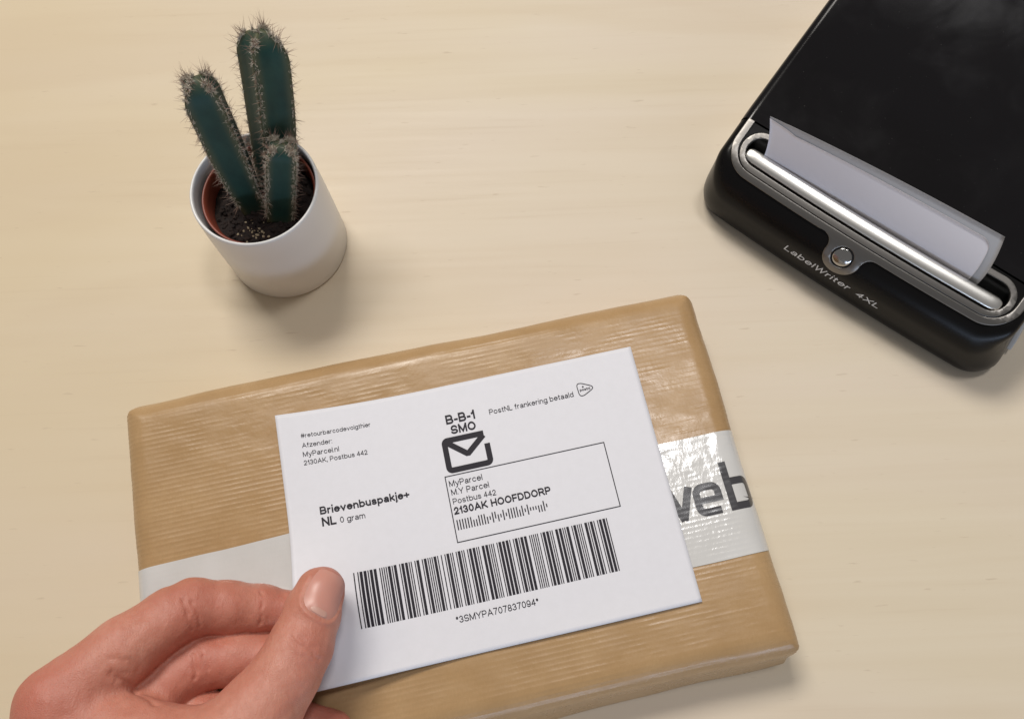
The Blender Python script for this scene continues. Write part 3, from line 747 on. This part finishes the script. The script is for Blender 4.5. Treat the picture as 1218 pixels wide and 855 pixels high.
def crumbs(name, n, r0, r1, mat, c0=None, spread=.021):
    Vv, Ff = [], []; ico = bmesh.new(); bmesh.ops.create_icosphere(ico, subdivisions=1, radius=1); iv = np.array([v.co for v in ico.verts]); ifc = [tuple(v.index for v in f.verts) for f in ico.faces]; ico.free()
    for i in range(n):
        if c0: x, y = c0[0]+rng.normal()*spread, c0[1]+rng.normal()*spread
        else:
            a, r = rng.uniform(0, 6.28), spread*math.sqrt(rng.uniform()); x, y = nx+r*math.cos(a), ny+r*math.sin(a)
        if math.hypot(x-nx, y-ny) > .0215: continue
        s = rng.uniform(r0, r1); b = len(Vv)*12
        Vv.append(iv*(s*rng.uniform(.6, 1.3, (12, 1)))*np.array([1, 1, .7])+np.array([x, y, float(soil_z(np.array(x), np.array(y)))+s*.4])); Ff += [tuple(b+k for k in f) for f in ifc]
    return tag(mesh_from(name, np.concatenate(Vv), Ff, mat, soil, False), kind='stuff')
crumbs('soil_crumbs', 420, .0004, .0012, M['soil']); crumbs('pale_grit', 34, .0003, .0007, M['crumb'], (nx-.003, ny-.013), .0035)

cactus = empty('cactus', (QX, QY, .0385))
tag(cactus, 'three stemmed blue green spiny cactus planted in the white pot', 'cactus')
def make_stem(base, tip, r, twist, nrib=4, bend=(0, 0), seed=1, r0=.78, areole=.0026, wool_amt=1.0, sp_len=1.0):
    rg = np.random.default_rng(seed)
    B, T = np.array(base), np.array(tip); ax = T-B; L = np.linalg.norm(ax); axn = ax/L
    e1 = np.cross(axn, [0, 1, 0]); e1 /= np.linalg.norm(e1); e2 = np.cross(axn, e1)
    bv = np.array([bend[0], bend[1], 0.])
    def centre(t): return B+ax*t+bv*4*t*(1-t)
    def rad(t):
        dome = np.sqrt(np.clip(1-np.clip((t-.84)/.16, 0, 1)**2.2, 0, 1))
        return r*(r0+(1-r0)*np.sin(np.clip(t/.62, 0, 1)*math.pi/2))*dome
    step = 2*math.pi/nrib; K = math.cos(step/2)
    def rho(th):
        m = (th-twist+step/2) % step-step/2          # 0 on a rib
        f = K/np.cos(step/2-np.abs(m))               # polygon with corners on the ribs
        f = np.minimum(f, .955)*(1-.03*np.cos(m*2*math.pi/step+math.pi))
        return f+.055*np.exp(-(m/.13)**2), np.exp(-(m/.20)**2)
    nt, na = 70, 96
    ts = np.concatenate([np.linspace(0, .84, 46)[:-1], .84+.16*np.sin(np.linspace(0, math.pi/2, 25))]); th = np.linspace(0, 2*math.pi, na, endpoint=False)
    rh, rib = rho(th); Vv = []; cols = []
    for t in ts:
        rr_ = max(rad(t), .0002); Vv.append(centre(t)+rr_*rh[:, None]*(np.cos(th)[:, None]*e1+np.sin(th)[:, None]*e2))
        cols.append(np.clip(rib*.9+np.clip((t-.93)/.07, 0, 1)*.6+np.clip((.12-t)/.12, 0, 1)*.3, 0, 1))
    Vv2, Ff = tube_loft(Vv)
    st = mesh_from('stem', Vv2, Ff, M['cactus'], cactus)
    ca = st.data.color_attributes.new('rib', 'FLOAT_COLOR', 'POINT'); cc = np.concatenate(cols); buf = np.ones((len(cc), 4)); buf[:, :3] = cc[:, None]; ca.data.foreach_set('color', buf.ravel())
    # areoles
    sv, sf, wv, wf = [], [], [], []
    def needle(vl, fl, p, d, ln, rad_, curve=0.0):
        d = d/np.linalg.norm(d); a = np.cross(d, rg.normal(size=3)); a /= np.linalg.norm(a); b = np.cross(d, a); i0 = len(vl)
        for k in range(3):
            an = k*2.0944; vl.append(p+rad_*(math.cos(an)*a+math.sin(an)*b))
        mid = p+d*ln*.55+a*curve*ln
        for k in range(3):
            an = k*2.0944; vl.append(mid+rad_*.7*(math.cos(an)*a+math.sin(an)*b))
        vl.append(p+d*ln+a*curve*ln*2.4)
        for k in range(3):
            j = (k+1) % 3; fl.append((i0+k, i0+j, i0+3+j, i0+3+k)); fl.append((i0+3+k, i0+3+j, i0+6))
    n_ar = int(L/areole)
    for ri in range(nrib):
        a0 = twist+ri*step
        for k in range(n_ar+5):
            t = (k+.5)/n_ar+rg.normal()*.004 if k < n_ar else rg.uniform(.95, 1.0)
            if t > 1: t = .995
            if t < .06: continue
            thv = a0+rg.normal()*.03; rr_ = rad(t)*1.0
            rd = math.cos(thv)*e1+math.sin(thv)*e2; p = centre(t)+rr_*rd*.99
            tn = np.clip((t-.86)/.14, 0, 1); nrm = rd*(1-tn*.85)+axn*(.12+tn*1.1); nrm /= np.linalg.norm(nrm); side = np.cross(axn, rd)
            for j in range(int((16+26*tn)*wool_amt)):
                d = nrm*rg.uniform(.2, 1)+side*rg.normal()*.8+axn*rg.normal()*.8
                needle(wv, wf, p+(side*rg.normal()*.00042+axn*rg.normal()*.00048)-nrm*.0002, d, rg.uniform(.0006, .0018), .00011, rg.normal()*.25)
            for j in range(rg.integers(3, 6)):
                d = nrm*rg.uniform(.5, 1.1)+side*rg.normal()*.65+axn*rg.normal()*.55
                needle(sv, sf, p, d, rg.uniform(.0022, .0052)*sp_len*(1+.25*tn), .000085, rg.normal()*.03)
    tag(mesh_from('spines', sv, sf, M['spine'], st, False), kind='stuff'); tag(mesh_from('areole_wool', wv, wf, M['wool'], st, False), kind='stuff')
    return st
tag(make_stem((-0.11035, 0.17566, 0.03700), (-0.11214, 0.19095, 0.10400), .0088, 1.05, 4, (-.0005, .0), 3, .72, .0029, 2.2, 1.15), 'stem leaning outwards over the rim')
tag(make_stem((-0.10165, 0.18368, 0.03700), (-0.08964, 0.21046, 0.10500), .0098, -.20, 4, (.0012, 0), 5, .80, .0032, 1.9, 1.15), 'tallest stem, upright')
tag(make_stem((-0.09869, 0.17152, 0.03700), (-0.08858, 0.18303, 0.07350), .0078, .82, 4, (0, 0), 9, .95, .0025, 3.4, 1.1), 'shortest stem with the most wool')

# ================================================================== HAND
def rcone(X, a, b, r1, r2):
    ba = b-a; l2 = ba@ba; rr_ = r1-r2; a2 = l2-rr_*rr_; il2 = 1/l2
    pa = X-a; y = pa@ba; z = y-l2; q = pa*l2-ba*y[..., None]; x2 = (q*q).sum(-1); y2 = y*y*l2; z2 = z*z*l2
    k = np.sign(rr_)*rr_*rr_*x2
    d = (np.sqrt(x2*a2*il2)+y*rr_)*il2-r1
    m1 = np.sign(z)*a2*z2 > k; m2 = np.sign(y)*a2*y2 < k
    d = np.where(m2, np.sqrt(x2+y2)*il2-r1, d); d = np.where(m1, np.sqrt(x2+z2)*il2-r2, d)
    return d
def smin(a, b, k):
    h = np.clip(.5+.5*(b-a)/k, 0, 1); return b+(a-b)*h-k*h*(1-h)
mm = 1000.0
def J(p, r): return (np.array(p)*mm, r)
chains = {
 'index': [J((-0.15359, -0.02159, 0.06000), 13.6), J((-0.13548, -0.00492, 0.05650), 11.4), J((-0.12298, 0.00543, 0.05100), 10.3), J((-0.11708, 0.00843, 0.04780), 9.9), J((-0.10668, 0.00818, 0.04300), 9.3), J((-0.09538, 0.00762, 0.03780), 8.2), J((-0.08565, 0.00616, 0.03550), 6.9), J((-0.07812, 0.00475, 0.03400), 5.6)],
 'middle': [J((-0.14333, -0.03630, 0.05100), 12.5), J((-0.13129, -0.02345, 0.04700), 10.6), J((-0.12164, -0.01363, 0.04300), 10.0), J((-0.11607, -0.01024, 0.04120), 9.9), J((-0.10304, -0.00961, 0.03880), 9.3), J((-0.09050, -0.01007, 0.03680), 8.4), J((-0.07648, -0.01434, 0.03440), 6.0)],
 'ring': [J((-0.13110, -0.05040, 0.04500), 12), J((-0.12198, -0.03764, 0.04200), 10), J((-0.11385, -0.02962, 0.03920), 9.5), J((-0.09020, -0.02892, 0.03680), 8), J((-0.06757, -0.03419, 0.03500), 6.4)],
 'little': [J((-0.11722, -0.06297, 0.04100), 11), J((-0.10337, -0.04863, 0.03750), 8.6), J((-0.08047, -0.05104, 0.03500), 6.4)],
 'thumb': [J((-0.07034, 0.01228, 0.05350), 8.6), J((-0.07242, 0.00526, 0.05450), 9.6), J((-0.07578, -0.00620, 0.05620), 10.9), J((-0.07982, -0.01459, 0.05750), 11.3), J((-0.08663, -0.02470, 0.05900), 13.0), J((-0.09688, -0.03664, 0.06200), 15.2), J((-0.12596, -0.05792, 0.06300), 18)],
}
wrist = J((-0.14712, -0.08638, 0.06000), 23); arm = J((-0.15507, -0.12969, 0.06400), 27); arm2 = J((-0.15908, -0.16865, 0.06800), 30)
palm = [(J((-0.15359, -0.02159, 0.06000), 13.0), wrist, 7), (J((-0.14333, -0.03630, 0.05100), 12.5), wrist, 7), (J((-0.13110, -0.05040, 0.04500), 12.0), wrist, 7), (J((-0.11722, -0.06297, 0.04100), 11.5), wrist, 7),
        (J((-0.09688, -0.03664, 0.06200), 14.5), wrist, 8), (J((-0.12641, -0.05812, 0.06200), 18), wrist, 8), (wrist, arm, 8), (arm, arm2, 8)]
web = [(J((-0.14210, -0.02806, 0.06000), 11.5), J((-0.11435, -0.03365, 0.06200), 11.0), 7), (J((-0.13057, -0.03946, 0.05800), 14), J((-0.10223, -0.03998, 0.06000), 13), 7)]
allp = np.array([j[0] for c_ in chains.values() for j in c_]+[wrist[0], arm[0], arm2[0]])
h = .62
lo = allp.min(0)-34; hi = allp.max(0)+16
lo[1] = max(lo[1], arm2[0][1]+4)
dims = np.ceil((hi-lo)/h).astype(int)+1
BIG = 30.0
F_f = {k: np.full(dims, BIG, np.float32) for k in chains}; F_p = np.full(dims, BIG, np.float32)
def apply_cone(field, ja, jb, k):
    a, b = ja[0], jb[0]; m = max(ja[1], jb[1])+10
    i0 = np.clip(np.floor((np.minimum(a, b)-m-lo)/h).astype(int), 0, dims); i1 = np.clip(np.ceil((np.maximum(a, b)+m-lo)/h).astype(int)+1, 0, dims)
    if np.any(i1 <= i0): return
    g = np.stack(np.meshgrid(*[lo[d]+h*np.arange(i0[d], i1[d]) for d in range(3)], indexing='ij'), -1)
    d = rcone(g, a, b, ja[1], jb[1]).astype(np.float32)
    sl_ = tuple(slice(i0[d_], i1[d_]) for d_ in range(3)); field[sl_] = smin(field[sl_], d, k)
for nme, ch in chains.items():
    for a, b in zip(ch, ch[1:]): apply_cone(F_f[nme], a, b, 2.2)
for a, b, k in palm+web: apply_cone(F_p, a, b, k)
field = F_f['ring'].copy()
field = smin(field, F_f['little'], .4); field = smin(field, F_f['middle'], .4); field = smin(field, F_f['index'], .4)
field = smin(field, F_p, 3.6)
field = smin(field, F_f['thumb'], 3.0)
def surface_nets(f):
    s = f < 0; nx_, ny_, nz_ = f.shape
    c = np.zeros((nx_-1, ny_-1, nz_-1), np.int8)
    for i in (0, 1):
        for j in (0, 1):
            for k in (0, 1): c += s[i:nx_-1+i, j:ny_-1+j, k:nz_-1+k]
    act = (c > 0) & (c < 8); idx = np.full(act.shape, -1, np.int64); I = np.argwhere(act); idx[act] = np.arange(len(I))
    acc = np.zeros((len(I), 3)); cnt = np.zeros(len(I))
    off = [(i, j, k) for i in (0, 1) for j in (0, 1) for k in (0, 1)]
    for a in off:
        for d in range(3):
            if a[d]: continue
            b = list(a); b[d] = 1
            fa = f[I[:, 0]+a[0], I[:, 1]+a[1], I[:, 2]+a[2]]; fb = f[I[:, 0]+b[0], I[:, 1]+b[1], I[:, 2]+b[2]]
            m = (fa < 0) != (fb < 0); t = np.where(m, fa/np.where(m, fa-fb, 1), 0)
            p = np.tile(np.array(a, float), (len(I), 1)); p[:, d] += t; acc[m] += p[m]; cnt[m] += 1
    Vv = I+acc/cnt[:, None]; Q = []
    for d in range(3):
        e, g = [(1, 2), (2, 0), (0, 1)][d]
        A = [slice(None)]*3; B = [slice(None)]*3; A[d] = slice(0, -1); B[d] = slice(1, None)
        x = s[tuple(A)] != s[tuple(B)]; E = np.argwhere(x); E = E[(E[:, e] > 0) & (E[:, g] > 0)]
        E = E[(E[:, e] < f.shape[e]-1) & (E[:, g] < f.shape[g]-1)]
        def at_(de, dg_):
            q = E.copy(); q[:, e] += de; q[:, g] += dg_; return idx[q[:, 0], q[:, 1], q[:, 2]]
        q = np.stack([at_(-1, -1), at_(0, -1), at_(0, 0), at_(-1, 0)], 1)
        ins = s[E[:, 0], E[:, 1], E[:, 2]]; q[~ins] = q[~ins][:, ::-1]; Q.append(q)
    return Vv, np.concatenate(Q)
HV, HF = surface_nets(field); HV = lo+HV*h
HF = HF[(HF >= 0).all(1)]
def smooth(Vv, Ff, it=4, lam=.5):
    E = np.concatenate([Ff[:, [i, (i+1) % 4]] for i in range(4)]); n = len(Vv)
    deg = np.bincount(E[:, 0], minlength=n)+np.bincount(E[:, 1], minlength=n)
    for i in range(it):
        s = np.zeros_like(Vv)
        for d in range(3): s[:, d] = np.bincount(E[:, 0], Vv[E[:, 1], d], n)+np.bincount(E[:, 1], Vv[E[:, 0], d], n)
        Vv = Vv+lam*(s/deg[:, None]-Vv)
    return Vv
def vnormals(Vv, Ff):
    fn = np.cross(Vv[Ff[:, 2]]-Vv[Ff[:, 0]], Vv[Ff[:, 3]]-Vv[Ff[:, 1]]); n = np.zeros_like(Vv)
    for i in range(4):
        for d in range(3): n[:, d] += np.bincount(Ff[:, i], fn[:, d], len(Vv))
    return n/(np.linalg.norm(n, axis=1, keepdims=True)+1e-12)
HV = smooth(HV, HF, 6, .5)
# creases, knuckle folds and soft unevenness
def seg_dist(X, pts):
    best = np.full(len(X), 1e9)
    for a, b in zip(pts, pts[1:]):
        a, b = np.array(a), np.array(b); ab = b-a; t = np.clip(((X-a)@ab)/(ab@ab), 0, 1); best = np.minimum(best, np.linalg.norm(X-(a+t[:, None]*ab), axis=1))
    return best
tree_me = bpy.data.meshes.new('tmp'); 
def project(px_pts):
    """drop each point on the skin along its sight line from above"""
    bvh = BVHTree.FromPolygons([tuple(v) for v in HV], [tuple(f) for f in HF]); out = []
    for p in px_pts:
        p = Vector(p)*mm; o = Vector((0, 0, 344.8)); d = (p-o).normalized(); hit = bvh.ray_cast(o, d)[0]
        out.append(np.array(hit) if hit else np.array(p))
    return out
creases = [  # points on the hand, depth mm, width mm
 ([(-0.11806, 0.01116, 0.05500), (-0.11609, 0.00604, 0.05500), (-0.11610, 0.00099, 0.05000)], 0.42, 0.55), ([(-0.11472, 0.01021, 0.05500), (-0.11221, 0.00536, 0.05500), (-0.11320, 0.00175, 0.05000)], 0.30, 0.50),
 ([(-0.09353, 0.01326, 0.04600), (-0.09285, 0.00771, 0.04600), (-0.09366, 0.00169, 0.04500)], 0.40, 0.50),
 ([(-0.11608, -0.00744, 0.04800), (-0.11423, -0.01137, 0.04800), (-0.11532, -0.01537, 0.04500)], 0.48, 0.58), ([(-0.11190, -0.00785, 0.04800), (-0.10972, -0.01233, 0.04800)], 0.36, 0.50),
 ([(-0.07673, -0.00249, 0.06400), (-0.07351, -0.00545, 0.06600), (-0.06951, -0.00741, 0.06600), (-0.06682, -0.00992, 0.06400)], 0.44, 0.58), ([(-0.07367, -0.00255, 0.06600), (-0.07130, -0.00500, 0.06600), (-0.06790, -0.00615, 0.06600)], 0.28, 0.50), ([(-0.07222, -0.00889, 0.06600), (-0.06882, -0.01029, 0.06600)], 0.22, 0.50),
 ([(-0.13832, -0.01216, 0.06000), (-0.13374, -0.01492, 0.06000), (-0.12941, -0.01817, 0.06000), (-0.12192, -0.02253, 0.06000)], 0.55, 0.9), ([(-0.13775, -0.00767, 0.06000), (-0.13196, -0.00865, 0.06000), (-0.12848, -0.01166, 0.06000)], 0.28, 1.0), ([(-0.13557, -0.01382, 0.06000), (-0.13293, -0.01232, 0.06000)], 0.2, 0.9),
]
N0 = vnormals(HV, HF); disp = np.zeros(len(HV))
for pts, dep, wd in creases:
    pp_ = project(pts); HQ = HV+.5*np.stack([vnoise(HV[:, 0]/2.2, HV[:, 1]/2.2, HV[:, 2]/2.2, 50+i) for i in range(3)], 1); disp -= dep*np.exp(-(seg_dist(HQ, pp_)/wd)**2); disp += .14*dep*np.exp(-((seg_dist(HV, pp_)-wd*2.6)/(wd*1.4))**2)
disp += .35*vnoise(HV[:, 0]/9, HV[:, 1]/9, HV[:, 2]/9, 31)+.12*vnoise(HV[:, 0]/3, HV[:, 1]/3, HV[:, 2]/3, 32)
HV = HV+N0*disp[:, None]
# thumb nail frame
tip, ip = chains['thumb'][0][0], chains['thumb'][2][0]
ax = tip-ip; ax /= np.linalg.norm(ax); ax = ax+np.array([.20, -.03, 0]); ax /= np.linalg.norm(ax); nrm = np.array([.55, .0, .83]); nrm -= ax*(nrm@ax); nrm /= np.linalg.norm(nrm); sd = np.cross(ax, nrm)
cen = tip+ax*(.8)
NA0, NA1, NW = -8.8, 6.4, 6.7
rel = HV-cen; ls = rel@sd/NW; lt = (rel@ax-(NA0+NA1)/2)/((NA1-NA0)/2); ln_ = rel@nrm
near = (ln_ > 0) & (np.abs(ls) < 1.8) & (np.abs(lt) < 1.8)
rr_n = (np.abs(ls)**3.2+np.abs(lt)**3.2)**(1/3.2)
fold = np.where(lt > .45, np.clip(1-(lt-.45)/.4, 0, 1), 1.0)
HVn = vnormals(HV, HF)
dn = np.where(near, -.32*np.clip((1.02-rr_n)/.10, 0, 1)+.38*fold*np.exp(-((rr_n-1.13)/.075)**2), 0)
HV = HV+HVn*dn[:, None]
flush = np.zeros(len(HV))
for p, rad_, a_ in (((-0.15984, -0.02018, 0.06500), 22, .75), ((-0.11563, 0.00742, 0.05500), 11, .45), ((-0.10588, 0.00801, 0.05200), 12, .35), ((-0.06586, 0.01295, 0.05500), 7, .5), ((-0.06986, -0.00658, 0.06700), 9, .35), ((-0.11146, -0.01081, 0.05000), 14, .5), ((-0.09364, -0.01407, 0.05000), 14, .5), ((-0.08742, 0.00812, 0.04600), 10, .45), ((-0.06896, -0.03086, 0.04000), 14, .6)):
    flush = np.maximum(flush, a_*np.exp(-(np.linalg.norm(HV-np.array(p)*mm, axis=1)/rad_)**2))
me = bpy.data.meshes.new('hand'); me.from_pydata((HV*.001).tolist(), [], HF.tolist())
hand = link_mesh('hand', me, M['skin'], None)
ca = me.color_attributes.new('flush', 'FLOAT_COLOR', 'POINT'); buf = np.ones((len(flush), 4)); buf[:, :3] = flush[:, None]; ca.data.foreach_set('color', buf.ravel())
sub = hand.modifiers.new('soft', 'SUBSURF'); sub.levels = 1; sub.render_levels = 1
tag(hand, 'bare hand pinching the white label between thumb and fingers', 'hand')
bvh = BVHTree.FromPolygons([tuple(v) for v in HV], [tuple(f) for f in HF])
def nail_patch(name, a0, a1, wd, mat, off, parent):
    Vv = []; n, m = 25, 25
    for i in range(n):
        for j in range(m):
            s, t = -1+2*i/(n-1), -1+2*j/(m-1)
            k = math.sqrt(max(0, 1-.5*t*t)); kk = math.sqrt(max(0, 1-.5*s*s)); s2, t2 = s*k, t*kk
            k_ = max(abs(s), abs(t)); q_ = (abs(s)**3.2+abs(t)**3.2)**(1/3.2); f_ = (k_/q_ if q_ > 0 else 1); s2, t2 = s*f_, t*f_
            base = cen+ax*((a0+a1)/2+t2*(a1-a0)/2)+sd*s2*wd
            o = Vector(base+nrm*25); hit, hn, _, _ = bvh.ray_cast(o, Vector(-nrm))
            p = np.array(hit) if hit else base+nrm*6
            e = max(abs(s), -t if t < 0 else t*.9); lift = off*(1-max(0, (e-.80)/.20)**2*1.3)
            Vv.append(p+nrm*lift)
    Vv = np.array(Vv)
    G = Vv.reshape(n, m, 3)
    for _ in range(3): G[1:-1, 1:-1] = (G[:-2, 1:-1]+G[2:, 1:-1]+G[1:-1, :-2]+G[1:-1, 2:])/4
    return mesh_from(name, G.reshape(-1, 3)*.001, grid_faces(n, m, False, False), mat, parent)
nail = nail_patch('thumb_nail', NA0, NA1, NW, M['nail'], .50, hand)
nail_patch('nail_moon', -8.4, -6.1, 3.7, M['lunula'], .54, nail)
